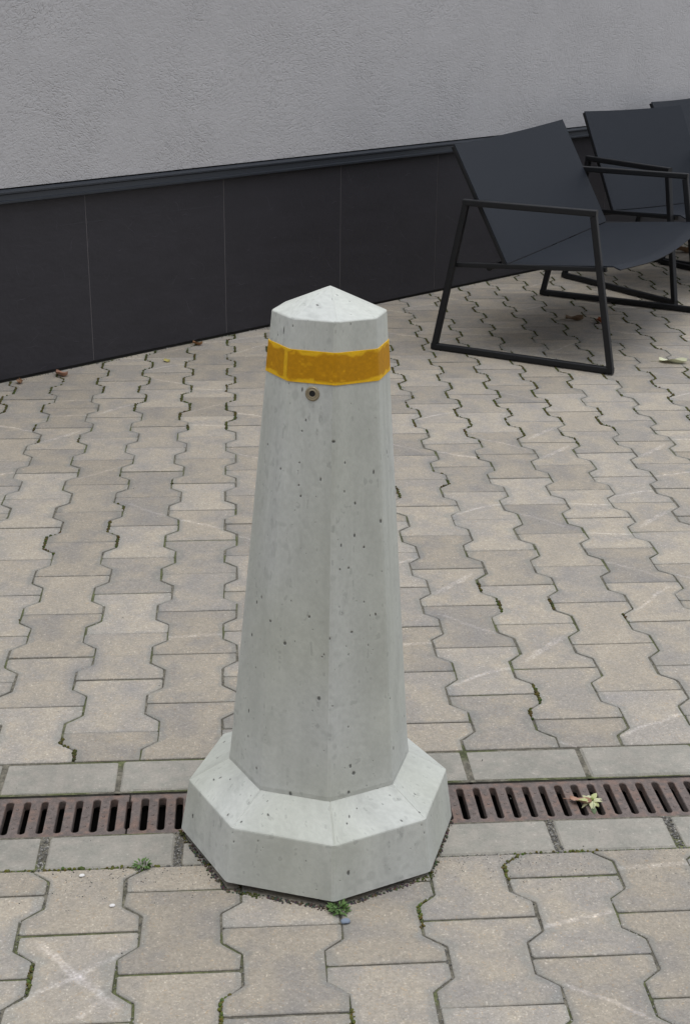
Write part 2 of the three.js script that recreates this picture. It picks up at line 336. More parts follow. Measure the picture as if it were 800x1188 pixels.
const wallClip = [WN[0], WN[1], WD - 0.004];
for (let c = -40; c <= 52; c++) for (let r = -11; r <= 32; r++) {
  const odd = Math.abs(c) % 2, X = c * PX, Y = (r + 0.5) * PH + odd * PH / 2;
  addBlock(X, Y, 1, 1, [[0, -1, -Y_UP], wallClip], anyCell());
}
const LX = 0.1425, LY = 0.184;
for (let c = -38; c <= 50; c++) for (let r = -17; r <= 1; r++) {
  const odd = Math.abs(c) % 2, X = 0.002 + c * LX, Y = -2.373 + (r + 0.5) * LY + odd * LY / 2;
  const isX = c === -1 && Math.abs(Y + 2.558) < 0.02;
  addBlock(X, Y, LX / PX, LY / PH, [[0, 1, Y_LOW]], isX ? 0 : anyCell());
}
blocks.sort((a, b) => b.size - a.size);
function setBlock(m, b) { m.position.copy(W(b.x, b.y, b.h)); m.rotation.set(b.tilt[0], b.flip ? Math.PI : 0, b.tilt[1]); m.scale.set(b.sx, 1, b.sy); }
const fieldGeo = [];
let shown = 0;
for (const b of blocks) {
  if (b.size > 0 && shown < 298) { const m = mesh(numbered('paver'), b.geo, M.paver, pavement); setBlock(m, b); shown++; }
  else { const d = new THREE.Object3D(); setBlock(d, b); d.updateMatrix(); fieldGeo.push(b.geo.clone().applyMatrix4(d.matrix)); }
}
mesh('paver_field', mergeGeometries(fieldGeo), M.paver, pavement).userData.kind = 'stuff';
console.log('pavers in view', blocks.filter((b) => b.size > 0).length, 'field', fieldGeo.length);

// edging stones along both sides of the drain
function stone(x0, x1, Y0, Y1) {
  const j = () => rr(-0.0008, 0.0008), e = 0.004, g = 0.0035, ox = rr(0, 0.4), oy = rr(0, 0.4);
  const P = [[x0 + e, Y0], [x1 - e, Y0], [x1, Y0 + e], [x1, Y1 - e], [x1 - e, Y1], [x0 + e, Y1], [x0, Y1 - e], [x0, Y0 + e]].map(([x, y]) => [x + j(), y + j()]);
  const cx = (x0 + x1) / 2, cy = (Y0 + Y1) / 2, geo = slab(P.map(([x, y]) => [x - cx, y - cy]), 0, 0.005, 0.028, ([x, y]) => [x + ox, y + oy]);
  return { geo, cx, cy };
}
const upJ = [-0.311, -0.1145, 0.082, 0.2785, 0.475, 0.679, 0.882], lowJ = [-0.414, -0.2156, -0.009, 0.188, 0.385, 0.581, 0.773, 0.975];
function row(J, Y0, Y1, gap) {
  const all = [...J]; while (all[0] > -5.5) all.unshift(all[0] - 0.2); while (all[all.length - 1] < 7) all.push(all[all.length - 1] + 0.2);
  const far = [];
  for (let i = 0; i + 1 < all.length; i++) {
    const s = stone(all[i] + gap / 2, all[i + 1] - gap / 2, Y0, Y1), p = W(s.cx, s.cy, rr(-0.002, 0.0005)), seen = all[i + 1] > -0.45 && all[i] < 0.95;
    if (seen) { const m = mesh(numbered('edging_stone'), s.geo, M.edging, pavement); m.position.copy(p); m.rotation.set(rr(-0.006, 0.006), rr(-0.004, 0.004), rr(-0.004, 0.004)); }
    else far.push(s.geo.translate(p.x, p.y, p.z));
  }
  mesh('edging_row', mergeGeometries(far), M.edging, pavement).userData.kind = 'stuff';
}
row(upJ, Y_G1 + 0.0022, Y_UP - 0.0006, 0.004);
row(lowJ, Y_LOW + 0.002, Y_G0 - 0.002, 0.0095);

// ---------------------------------------------------------------- building
const building = thing('building', 'building with pale grey rendered wall above a dark slate tile plinth', 'building');
building.position.copy(W(WD * WN[0], WD * WN[1])); building.rotation.y = WA;
mesh('rendered_wall', box(-7, 10, 0.6225, 3.1, -6, 0.016), M.render, building);
mesh('foundation', box(-7, 10, -0.4, 0.6225, -5.9, -0.0065), M.footing, building);
{
  const p = [[-0.006, 0.5735], [0.024, 0.5735], [0.029, 0.577], [0.029, 0.583], [0.024, 0.586], [0.022, 0.602], [0.030, 0.606], [0.030, 0.611], [0.016, 0.618], [-0.006, 0.6185]];
  const s = new THREE.Shape(p.map((q) => new THREE.Vector2(...q))), g = new THREE.ExtrudeGeometry(s, { depth: 17, bevelEnabled: false });
  g.rotateY(-Math.PI / 2); g.translate(10, 0, 0);                 // profile (x,y) becomes (z,y), run along x
  const pos = g.attributes.position; let zmin = 1e9; for (let i = 0; i < pos.count; i++) zmin = Math.min(zmin, pos.getZ(i));
  mesh('plinth_trim', boxUV(g), M.trim, building);
}
const tj = [0.0995, 0.690, 1.272, 1.826]; while (tj[0] > -6.5) tj.unshift(tj[0] - 0.588); while (tj[tj.length - 1] < 9.4) tj.push(tj[tj.length - 1] + 0.588);
for (let i = 0; i + 1 < tj.length; i++) {
  const w = tj[i + 1] - tj[i] - 0.0032, g = new THREE.BoxGeometry(w, 0.5645, 0.012); boxUV(g); const ox = rr(0, 1.2), oy = rr(0, 1.2), u = g.attributes.uv; for (let k = 0; k < u.count; k++) u.setXY(k, u.getX(k) + ox, u.getY(k) + oy);
  const gr = mesh('grout_joint', box(-0.0018, 0.0018, 0.01, 0.572, -0.006, -0.0008), M.grout, building); gr.position.x = tj[i];
  const m = mesh('plinth_tile', g, M.slate, building); m.position.set((tj[i] + tj[i + 1]) / 2, 0.0085 + 0.5645 / 2, -0.006 + rr(-0.0006, 0.0006)); m.rotation.y = rr(-0.0008, 0.0008);
}
mesh('roof', box(-7.2, 10.2, 3.103, 3.3, -6.2, 0.06), M.roof, building);

// the house across the yard, behind the camera: it keeps the low sky off everything that faces this way
{
  const t = thing('opposite_house', 'plain grey house across the yard behind the camera', 'house'); t.position.set(0.5, 0, 13);
  mesh('house_wall', box(-13, 13, -0.4, 11, 0, 8), M.house, t); mesh('house_roof', box(-13.4, 13.4, 11.003, 11.4, -0.4, 8.4), M.roof, t);
  for (let f = 0; f < 4; f++) for (let k = 0; k < 8; k++) { const w = mesh('house_window', box(-0.6, 0.6, 0, 1.5, -0.03, 0.02), M.pane, t); w.position.set(-11.2 + k * 3.2, 1 + f * 2.6, 0); mesh('window_sill', box(-0.7, 0.7, -0.07, -0.003, -0.12, 0.02), M.footing, w); }
}

// ---------------------------------------------------------------- drain
const trough = thing('drain_trough', 'dark silted concrete drain trough under the rusty grates', 'drain');
mesh('trough_floor', box(-6.5, 8, -0.16, -0.15, -Y_G1, -Y_G0), M.silt, trough);
mesh('trough_wall', box(-6.5, 8, -0.15, -0.03, -Y_G1 - 0.012, -Y_G1 + 0.006), M.silt, trough);
mesh('trough_wall', box(-6.5, 8, -0.15, -0.03, -Y_G0 - 0.006, -Y_G0 + 0.012), M.silt, trough);
function grate(x0, x1, first, pitch, label) {
  const t = thing('drain_grate', label, 'grate', 'rusty slotted drain grates'); const cx = (x0 + x1) / 2, cy = (Y_G0 + Y_G1) / 2; t.position.copy(W(cx, cy, -0.005));
  const hw = (x1 - x0) / 2 - 0.0012, hd = (Y_G1 - Y_G0) / 2 - 0.0015, s = new THREE.Shape(), r = 0.0058, ys = 0.0465 - r;
  const slots = []; for (let x = first; x < x1 - 0.012; x += pitch) slots.push(x - cx);
  s.moveTo(-hw, -hd); s.lineTo(hw, -hd);
  const notch = (sx) => { const a = 0.003; return sx > 0 ? [[hw, -ys], [hw - a, -ys + 0.003], [hw - a, ys - 0.003], [hw, ys]] : [[-hw, ys], [-hw + a, ys - 0.003], [-hw + a, -ys + 0.003], [-hw, -ys]]; };
  for (const p of notch(1)) s.lineTo(...p); s.lineTo(hw, hd); s.lineTo(-hw, hd); for (const p of notch(-1)) s.lineTo(...p); s.closePath();
  for (const x of slots) { const h = new THREE.Path(), rx = r + rr(-0.0004, 0.0004); h.absarc(x, ys, rx, 0, Math.PI, false); h.absarc(x, -ys, rx, Math.PI, Math.PI * 2, false); h.closePath(); s.holes.push(h); }
  const g = new THREE.ExtrudeGeometry(s, { depth: 0.013, bevelEnabled: true, bevelThickness: 0.0012, bevelSize: 0.0009, bevelOffset: -0.0009, bevelSegments: 1, curveSegments: 5 });
  g.rotateX(-Math.PI / 2); g.translate(0, -0.0142, 0); mesh('grate_plate', boxUV(g), M.iron, t);
  const stud = new THREE.CylinderGeometry(0.0021, 0.0030, 0.0012, 8); boxUV(stud);
  for (let i = 0; i + 1 < slots.length; i++) for (const dz of [-0.024, 0.004, 0.03]) { const m = mesh('stud', stud, M.iron, t); m.position.set((slots[i] + slots[i + 1]) / 2, 0.0006, dz); }
  return t;
}
grate(-0.5931, -0.0931, -0.5675, 0.0281, 'rusty drain grate running off the left edge of the photo');
grate(-0.0931, 0.3985, -0.0675, 0.0281, 'rusty drain grate mostly hidden under the concrete bollard');
grate(0.3985, 0.8985, 0.4245, 0.0277, 'rusty drain grate right of the bollard with a withered flower on it');
grate(0.8985, 1.3985, 0.924, 0.0279, 'rusty drain grate beyond the right edge next to the flower grate');
grate(-1.0931, -0.5931, -1.0675, 0.0281, 'rusty drain grate beyond the left edge of the paving');

// ---------------------------------------------------------------- bollard
const BO = { th: 0.05, Rb: 0.218, Rr: 0.203, Ri: 0.14, Rt: 0.0815, hr: 0.0905, hi: 0.129, ht: 0.8275, ha: 0.8615 };
function octRing(R, round, groove) {                                      // eight corners eased with three points
  const pts = [];
  for (let k = 0; k < 8; k++) {
    const a = BO.th + k * Math.PI / 4, c = [R * Math.sin(a), R * Math.cos(a)];
    for (const s of [-1, 1]) { const b = a + s * Math.PI / 4, d = [R * Math.sin(b), R * Math.cos(b)], L = Math.hypot(d[0] - c[0], d[1] - c[1]), q = Math.min(0.45, round / L); pts.push([c[0] + (d[0] - c[0]) * q, c[1] + (d[1] - c[1]) * q]); if (s < 0) { const m = groove ?? Math.min(round, R * 0.3) * 0.19; pts.push([c[0] * (1 - m / R), c[1] * (1 - m / R)]); } }
  }
  return pts;
}
function octLoft(profile, round, wob = 0, u0 = 0) {               // profile: [radius, height]; uv in metres
  const rings = profile.map(([R, , rd, gv]) => octRing(Math.max(R, 1e-4), Math.min(rd ?? round, R * 0.3), gv)), n = rings[0].length, pos = [], uv = [];
  let v = 0; const vs = profile.map((p, i) => (i ? v += Math.hypot(p[0] - profile[i - 1][0], p[1] - profile[i - 1][1]) : 0));
  const ref = rings.reduce((a, b, i) => (profile[i][0] > profile[a][0] ? i : a), 0), us = [0]; for (let i = 0; i < n; i++) { const a = rings[ref][i], b = rings[ref][(i + 1) % n]; us.push(us[i] + Math.hypot(b[0] - a[0], b[1] - a[1])); }
  const put = (k, i, e) => { const p = rings[k][i % n], w = wob ? wob * (noise(us[i] * 60, vs[k] * 500 + k * 9) - 0.5) : 0; pos.push(p[0], profile[k][1] + w, p[1]); uv.push(us[i] + u0, vs[k]); };
  for (let k = 0; k + 1 < profile.length; k++) for (let i = 0; i < n; i++) { put(k, i); put(k, i + 1); put(k + 1, i + 1); put(k, i); put(k + 1, i + 1); put(k + 1, i); }
  const g = new THREE.BufferGeometry(); g.setAttribute('position', new THREE.Float32BufferAttribute(pos, 3)); g.setAttribute('uv', new THREE.Float32BufferAttribute(uv, 2));
  return toCreasedNormals(g, 0.12);
}
const shaftR = (z) => BO.Ri + (BO.Rt - BO.Ri) * (z - BO.hi) / (BO.ht - BO.hi);
const bollard = thing('concrete_bollard', 'tall tapered octagonal concrete bollard with yellow reflective band', 'bollard');
bollard.position.copy(W(0.2105, -2.2165, 0.0025));
bollard.quaternion.setFromUnitVectors(new THREE.Vector3(0, 1, 0), new THREE.Vector3(0.018, 1, -0.025).normalize());
mesh('base', octLoft([[0.05, 0.0], [BO.Rb - 0.014, 0.0], [BO.Rb - 0.0015, 0.0055], [BO.Rr + 0.0004, BO.hr - 0.0022], [BO.Rr - 0.0004, BO.hr - 0.0003, 0.0022], [BO.Rr - 0.0024, BO.hr + 0.0012, 0.0016, 0.0026], [BO.Ri - 0.02, BO.hi + 0.009, 0.0016, 0.0026]], 0.0045), M.cast, bollard);
mesh('shaft', octLoft([[BO.Ri + 0.0015, BO.hi - 0.012], [BO.Ri + 0.001, BO.hi + 0.004], [BO.Ri - 0.0005, BO.hi + 0.012], [shaftR(0.35), 0.35], [shaftR(0.6), 0.6], [BO.Rt + 0.0002, BO.ht - 0.0014], [BO.Rt - 0.0004, BO.ht - 0.0004]], 0.0045, 0, 0.13), M.cast, bollard);
mesh('cap', octLoft([[BO.Rt - 0.0004, BO.ht - 0.0004, 0.003], [BO.Rt - 0.0016, BO.ht + 0.0006, 0.0013, 0.0016], [0.006, BO.ha - 0.0022, 0.001, 0.0008], [0.0002, BO.ha]], 0.004, 0, 0.4), M.cast, bollard);
{
  const z0 = 0.7415, z1 = 0.7860, o = 0.0011, band = octLoft([[shaftR(z0) - 0.0003, z0], [shaftR(z0) + o, z0 + 0.0002], [shaftR(z1) + o, z1 - 0.0002], [shaftR(z1) - 0.0003, z1]], 0.0045, 0);
  const u = band.attributes.uv; for (let i = 0; i < u.count; i++) u.setXY(i, u.getX(i) / 0.53 + 0.02, u.getY(i) / 0.0475);
  mesh('reflective_band', band, M.tape, bollard);
}
{
  // threaded socket set in the face left of the front edge
  const z = 0.7275, R = shaftR(z), a0 = BO.th, a1 = BO.th - Math.PI / 4, f = 0.525;
  const p = new THREE.Vector3(R * (f * Math.sin(a0) + (1 - f) * Math.sin(a1)), z, R * (f * Math.cos(a0) + (1 - f) * Math.cos(a1))), am = (a0 + a1) / 2, nrm = new THREE.Vector3(Math.sin(am), 0.077, Math.cos(am)).normalize();
  const g = new THREE.LatheGeometry([[0.0105, -0.004], [0.0102, 0.0006], [0.0088, 0.0016], [0.0072, 0.0012], [0.0068, 0.0006], [0.0054, 0.0018], [0.0044, 0.0016], [0.0040, -0.001], [0.0040, -0.003]].map((q) => new THREE.Vector2(...q)), 20);
  const s = mesh('anchor_socket', g, M.brass, bollard); s.position.copy(p); s.quaternion.setFromUnitVectors(new THREE.Vector3(0, 1, 0), nrm);
  const h = new THREE.CylinderGeometry(0.0041, 0.0041, 0.0012, 14); h.translate(0, 0.0009, 0); mesh('socket_hole', h, M.hole, s);
}

// ---------------------------------------------------------------- chairs
function bar(a, b, w, d = w, z = 0) {                             // rounded square tube in the plane of a side frame: a, b = [depth, height]
  const L = Math.hypot(b[0] - a[0], b[1] - a[1]), r = Math.min(w, d) * 0.22, s = new THREE.Shape();
  const hx = w / 2, hz = d / 2; s.moveTo(-hx + r, -hz); s.lineTo(hx - r, -hz); s.quadraticCurveTo(hx, -hz, hx, -hz + r); s.lineTo(hx, hz - r); s.quadraticCurveTo(hx, hz, hx - r, hz); s.lineTo(-hx + r, hz); s.quadraticCurveTo(-hx, hz, -hx, hz - r); s.lineTo(-hx, -hz + r); s.quadraticCurveTo(-hx, -hz, -hx + r, -hz);
  const g = new THREE.ExtrudeGeometry(s, { depth: L, bevelEnabled: false, curveSegments: 3 });   // along +z
  g.translate(0, 0, 0); g.rotateY(Math.PI / 2);                   // along +x; shape x -> -z, y stays
  g.rotateX(Math.PI / 2); g.rotateZ(Math.atan2(b[1] - a[1], b[0] - a[0])); g.translate(a[0], a[1], z); return g;
}
function sheet(fn, nu, nv, th, uw, vw) {                          // closed thin shell over fn(u, v) -> Vector3
  const P = [], pos = [], uv = []; const du = 1e-3;
  for (let j = 0; j <= nv; j++) for (let i = 0; i <= nu; i++) {
    const u = i / nu, v = j / nv, p = fn(u, v), pu = fn(u + du, v).sub(fn(u - du, v)), pv = fn(u, v + du).sub(fn(u, v - du)), n = pu.cross(pv).normalize();
    P.push([p.clone().addScaledVector(n, th / 2), p.clone().addScaledVector(n, -th / 2), [u * uw, v * vw]]);
  }
  const q = (i, j) => P[j * (nu + 1) + i], put = (e, s) => { pos.push(e[s].x, e[s].y, e[s].z); uv.push(...e[2]); };
  const quad = (a, sa, b, sb, c, sc, d, sd) => { put(a, sa); put(b, sb); put(c, sc); put(a, sa); put(c, sc); put(d, sd); };
  for (let j = 0; j < nv; j++) for (let i = 0; i < nu; i++) { const a = q(i, j), b = q(i + 1, j), c = q(i + 1, j + 1), d = q(i, j + 1); quad(a, 0, b, 0, c, 0, d, 0); quad(a, 1, d, 1, c, 1, b, 1); }
  for (let i = 0; i < nu; i++) { let a = q(i, 0), b = q(i + 1, 0); quad(a, 1, b, 1, b, 0, a, 0); a = q(i, nv); b = q(i + 1, nv); quad(a, 0, b, 0, b, 1, a, 1); }
  for (let j = 0; j < nv; j++) { let a = q(0, j), b = q(0, j + 1); quad(a, 0, b, 0, b, 1, a, 1); a = q(nu, j); b = q(nu, j + 1); quad(a, 1, b, 1, b, 0, a, 0); }
  const g = new THREE.BufferGeometry(); g.setAttribute('position', new THREE.Float32BufferAttribute(pos, 3)); g.setAttribute('uv', new THREE.Float32BufferAttribute(uv, 2));
  return toCreasedNormals(g, 0.6);
}
function makeChair(name, width, sag, X, Y, deg, label, group) {
  const t = thing(name, label, 'chair', group); t.position.copy(W(X, Y)); t.rotation.y = THREE.MathUtils.degToRad(deg);
  const T = 0.022, h = T / 2, add = (n, g) => mesh(n, boxUV(g), M.tube, t);
  for (const s of [0, 1]) {
    const z = -s * width;
    add('sled_rail', bar([0.002, h + 0.003], [0.679, h + 0.003], T, T, z));
    add('rear_leg', bar([0.0135, h + 0.008], [0.1125, 0.522], T, T, z));
    add('front_leg', bar([0.668, h + 0.008], [0.5715, 0.522], T, T, z));
    add('armrest', bar([0.104, 0.531], [0.582, 0.533], T, T, z));
    const zi = z + (s ? 1 : -1) * 0.019;
    add('seat_rail', bar([0.064, 0.309], [0.622, 0.3498], 0.017, 0.017, zi));
    add('backrest_rail', bar([0.262, 0.330], [0.050, 0.712], 0.015, 0.015, zi));
    for (const fx of [0.03, 0.64]) add('foot_pad', box(fx - 0.012, fx + 0.012, 0, 0.0036, z - 0.009, z + 0.009));
  }
  const bz0 = -0.0125, bz1 = -(width - 0.0125);
  const cb = new THREE.CylinderGeometry(0.010, 0.010, width - 0.045, 10); cb.rotateX(Math.PI / 2);
  add('cross_bar', cb.clone().translate(0.20, 0.309, -width / 2));
  const fabric = (n, fn, nv, vw) => mesh(n, sheet(fn, 24, nv, 0.0045, width, vw), M.sling, t);
  const bow = (u) => Math.sin(Math.PI * Math.min(1, Math.max(0, u)));
  // seat: rises to the front, hangs between its rails, front hem curls down
  fabric('seat', (u, v) => {
    const d = sag * 0.95 * Math.pow(bow(u), 0.9), s0 = 0.272 - d * 0.87, y0 = 0.329 - d * 0.49, s1 = 0.672 + 0.004 * bow(u), y1 = 0.3645 - sag * 1.1 * Math.pow(bow(u), 1.15);
    const curl = v > 0.93 ? (v - 0.93) * (v - 0.93) * 2.2 : 0, belly = sag * 0.35 * bow(u) * bow(v);
    return new THREE.Vector3(s0 + (s1 - s0) * v, y0 + (y1 - y0) * v - curl - belly, bz0 + (bz1 - bz0) * u);
  }, 16, 0.42);
  fabric('backrest', (u, v) => {
    const s = 0.268 - (0.268 - 0.0545) * v, y = 0.333 + (0.719 - 0.333) * v, d = sag * 0.95 * Math.pow(bow(u), 0.9) * (1.0 - 0.25 * v);
    return new THREE.Vector3(s - d * 0.87, y - d * 0.49, bz0 + (bz1 - bz0) * u);
  }, 14, 0.43);
  return t;
}
const CG = 'black sling lounge chairs by the wall';
makeChair('lounge_bench', 1.06, 0.030, 0.7878, 0.7815, -33.0, 'wide black sling armchair nearest the bollard, its whole side frame in view', CG);
makeChair('lounge_chair', 0.606, 0.018, 1.539, 2.0216, -60.0, 'black sling armchair behind the nearest one, its upright back in full view', CG);
makeChair('lounge_chair', 0.606, 0.018, 1.95, 2.475, -46, 'farthest black sling armchair, cut off by the right edge of the photo', CG);

// ---------------------------------------------------------------- moss, grit, weeds, leaves
function zigX(c, Y, odd) {                                        // x of the toothed joint right of column c at depth Y
  const f = Y / PH - odd / 2, y = (f - Math.floor(f) - 0.5) * PH; return c * PX + halfW(y);
}
const mossI = [], gritI = [];
function mossAt(X, Y, z, s, c) { mossI.push([X, Y, z, s, c]); }
for (let c = -14; c <= 22; c++) for (let Y = -1.99; Y < 5; Y += 0.0034) {
  const odd = Math.abs(c) % 2, X = zigX(c, Y, odd); if (WN[0] * X + WN[1] * Y > WD - 0.01) continue;
  const far = 1.3 * sm(-0.5, 0.2, Y) * (0.65 + 0.35 * sm(0.2, 0.6, noise(X * 1.6 + 3, Y * 1.6))) , m = noise(X * 5 + 11, Y * 5 + 3) * 0.5 + noise(X * 17, Y * 17) * 0.3 + 0.32 * far;
  const f = Y / PH - odd / 2, y = Math.abs(f - Math.floor(f) - 0.5) * PH, steep = (y > 0.062 || y < 0.038) ? 1 : 0.45;
  if (rnd() < sm(0.52, 0.68, m) * steep) for (let k = 0; k < 2; k++) mossAt(X + rr(-0.0028, 0.0028), Y + rr(-0.002, 0.002), rr(-0.0022, -0.0002), rr(0.0015, 0.0035), [rr(0.024, 0.065), rr(0.026, 0.06), rr(0.003, 0.009)]);
  else if (rnd() < 0.2) gritI.push([X + rr(-0.003, 0.003), Y, -0.002, rr(0.0005, 0.0013)]);
}
// grit washed into the wide joints next to the drain and round the bollard foot
const zigLow = (c, Y) => { const odd = Math.abs(c) % 2, f = (Y + 2.373) / LY - odd / 2, y = (f - Math.floor(f) - 0.5) * PH; return 0.002 + c * LX + halfW(y) * LX / PX; };
for (let c = -8; c <= 10; c++) for (let Y = -3.4; Y < Y_LOW; Y += 0.0022) {
  const X = zigLow(c, Y), w = noise(X * 9, Y * 9 + 40);
  if (rnd() < 0.25 + 0.5 * w) gritI.push([X + rr(-0.0045, 0.0045), Y, rr(-0.0028, -0.0012), rr(0.0006, 0.0017)]);
  if (rnd() < sm(0.66, 0.8, w)) mossAt(X + rr(-0.003, 0.003), Y, rr(-0.002, 0.0002), rr(0.0014, 0.0028), [rr(0.05, 0.1), rr(0.055, 0.1), rr(0.008, 0.02)]);
}
for (const jx of lowJ) for (let k = 0; k < 150; k++) gritI.push([jx + rr(-0.006, 0.006), rr(Y_LOW - 0.004, Y_G0 - 0.002), rr(-0.003, -0.001), rr(0.0007, 0.0021)]);
for (let k = 0; k < 1500; k++) { const X = rr(-0.6, 1.1); gritI.push([X, Y_LOW + 0.001 + rr(-0.004, 0.003), rr(-0.003, -0.0015), rr(0.0006, 0.0016)]); }
for (let k = 0; k < 420; k++) { const X = rr(-0.6, 1.1); if (noise(X * 9 + 70, 3) > 0.5) mossAt(X, Y_LOW + 0.001 + rr(-0.003, 0.003), rr(-0.002, 0.0), rr(0.0015, 0.003), [rr(0.05, 0.1), rr(0.055, 0.1), rr(0.008, 0.02)]); }
for (let k = 0; k < 260; k++) { const t = rr(-0.6, 3.4), o = Math.abs(rr(-0.02, 0.02)) + 0.003, X = WN[0] * (WD - o) + Math.cos(WA) * t, Y = WN[1] * (WD - o) + Math.sin(WA) * t; gritI.push([X, Y, 0, rr(0.001, 0.003)]); }
for (let k = 0; k < 200; k++) gritI.push([rr(-0.6, 1.4), rr(-2.9, 0.5), 0.0002, rr(0.0005, 0.0013)]);
// soil and moss packed along the eight straight edges of the bollard foot
for (let k = -3; k < 3; k++) {
  const a0 = BO.th + k * Math.PI / 4, a1 = a0 + Math.PI / 4;
  for (let i = 0; i < 200; i++) {
    const f = rnd(), R = BO.Rb - 0.0005 + 0.0055 * Math.pow(rnd(), 2.6) * (0.4 + noise(k * 7 + f * 9, 2)) - 0.004 * (rnd() < 0.5 ? 1 : 0);
    const X = 0.2105 + R * (f * Math.sin(a1) + (1 - f) * Math.sin(a0)), Y = -2.2165 - R * (f * Math.cos(a1) + (1 - f) * Math.cos(a0));
    if (Y < Y_G1 && Y > Y_G0) continue;
    const green = noise(X * 30, Y * 30) > 0.62;
    mossAt(X, Y, rr(-0.0004, 0.001), rr(0.0008, 0.0019), green ? [rr(0.04, 0.08), rr(0.045, 0.08), rr(0.008, 0.016)] : [rr(0.03, 0.09), rr(0.026, 0.08), rr(0.02, 0.06)]);
  }
}
for (let k = 0; k < 900; k++) gritI.push([rr(-0.5, 1.0), Y_LOW - Math.abs(rr(-1, 1) * rr(0, 1)) * 0.12, 0.0003, rr(0.0004, 0.0011)]);
function scatter(name, geo, mat, list, colour, flat, label, category) {
  const m = new THREE.InstancedMesh(geo, mat, list.length), d = new THREE.Object3D(), col = new THREE.Color(); m.name = name; m.castShadow = m.receiveShadow = true;
  list.forEach((e, i) => { d.position.copy(W(e[0], e[1], e[2])); d.rotation.set(rr(0, 6), rr(0, 6), rr(0, 6)); const s = e[3]; d.scale.set(s * rr(0.8, 1.3), s * flat * rr(0.8, 1.2), s * rr(0.8, 1.3)); d.updateMatrix(); m.setMatrixAt(i, d.matrix); col.setRGB(...colour(e)); m.setColorAt(i, col); });
  m.userData.kind = 'stuff'; scene.add(m); return tag(m, label, category);
}
scatter('moss', new THREE.IcosahedronGeometry(1, 1), M.moss, mossI, (e) => e[4], 1, 'olive green moss growing in the toothed joints between pavers', 'moss');
scatter('joint_grit', new THREE.IcosahedronGeometry(1, 0), M.grit, gritI, () => { const v = Math.pow(rnd(), 3), k = 0.09 + 0.26 * v; return [k, k * 0.95, k * 0.86]; }, 0.8, 'pale grit and small stones lying in the paving joints', 'grit');

// pebbles lying loose
for (const [X, Y, s, c, label] of [[-0.15, -2.33, 0.0034, [0.62, 0.6, 0.57], 'white pebble beside the mossy joint left of the bollard'], [-0.099, -2.406, 0.0034, [0.6, 0.58, 0.56], 'white pebble lying on the paver left of the bollard foot'], [0.2355, -2.464, 0.0055, [0.16, 0.19, 0.24], 'small blue grey pebble in front of the green weed at the bollard foot']]) {
  const g = new THREE.IcosahedronGeometry(s, 2), p = g.attributes.position; for (let i = 0; i < p.count; i++) { const k = 0.8 + 0.4 * noise(p.getX(i) / s * 1.7 + 9, p.getZ(i) / s * 1.7 + p.getY(i) / s); p.setXYZ(i, p.getX(i) * k * 1.3, p.getY(i) * k * 0.6, p.getZ(i) * k); }
  g.computeVertexNormals(); const m = mesh(numbered('pebble'), g, std({ color: lin(...c) }), scene); m.position.copy(W(X, Y, s * 0.5)); tag(m, label, 'pebble');
}
// weeds: many small leaves on short stems
const leafMat = (r, g, b, tr = 0.25) => new THREE.MeshPhysicalMaterial({ color: lin(r, g, b), roughness: 0.75, transmission: tr, thickness: 0 });
const leafMatPale = leafMat(0.52, 0.52, 0.30), leafMatPale2 = leafMat(0.44, 0.46, 0.20);
function blade(len, wid, bend) {
  const g = new THREE.PlaneGeometry(wid, len, 2, 4); g.translate(0, len / 2, 0); const p = g.attributes.position;
  for (let i = 0; i < p.count; i++) { const t = p.getY(i) / len, w = Math.sin(Math.PI * Math.min(1, 0.12 + 0.86 * t)); p.setXYZ(i, p.getX(i) * w, p.getY(i) * (1 - 0.2 * bend * t), bend * len * t * t + Math.abs(p.getX(i)) * 0.5); }
  g.computeVertexNormals(); return g;
}
function weed(X, Y, n, spread, len, label) {
  const t = thing('weed', label, 'weed'); t.position.copy(W(X, Y, -0.003)); const L = [], St = [];
  for (let k = 0; k < n; k++) {
    const a = rr(0, 6.283), r = spread * Math.sqrt(rnd()), h = rr(0.002, 0.012), g = blade(len * rr(0.6, 1.2), len * rr(0.35, 0.6), rr(0.1, 0.8)); g.rotateX(rr(0.3, 1.25)); g.rotateY(a); g.translate(Math.sin(a) * r, h, Math.cos(a) * r * 0.7); L.push(g);
    const s = new THREE.CylinderGeometry(0.0003, 0.0005, h + 0.004, 4); s.translate(Math.sin(a) * r, (h - 0.004) / 2, Math.cos(a) * r * 0.7); St.push(s);
  }
  mesh('leaves', mergeGeometries(L), leafMat(0.085, 0.165, 0.03), t); mesh('stems', mergeGeometries(St), leafMat(0.07, 0.1, 0.03, 0), t);
}
weed(0.2285, -2.437, 60, 0.012, 0.0085, 'green leafy weed sprouting at the front foot of the bollard');
weed(-0.062, -2.3125, 40, 0.012, 0.007, 'bright green weed in the joint left of the bollard base');

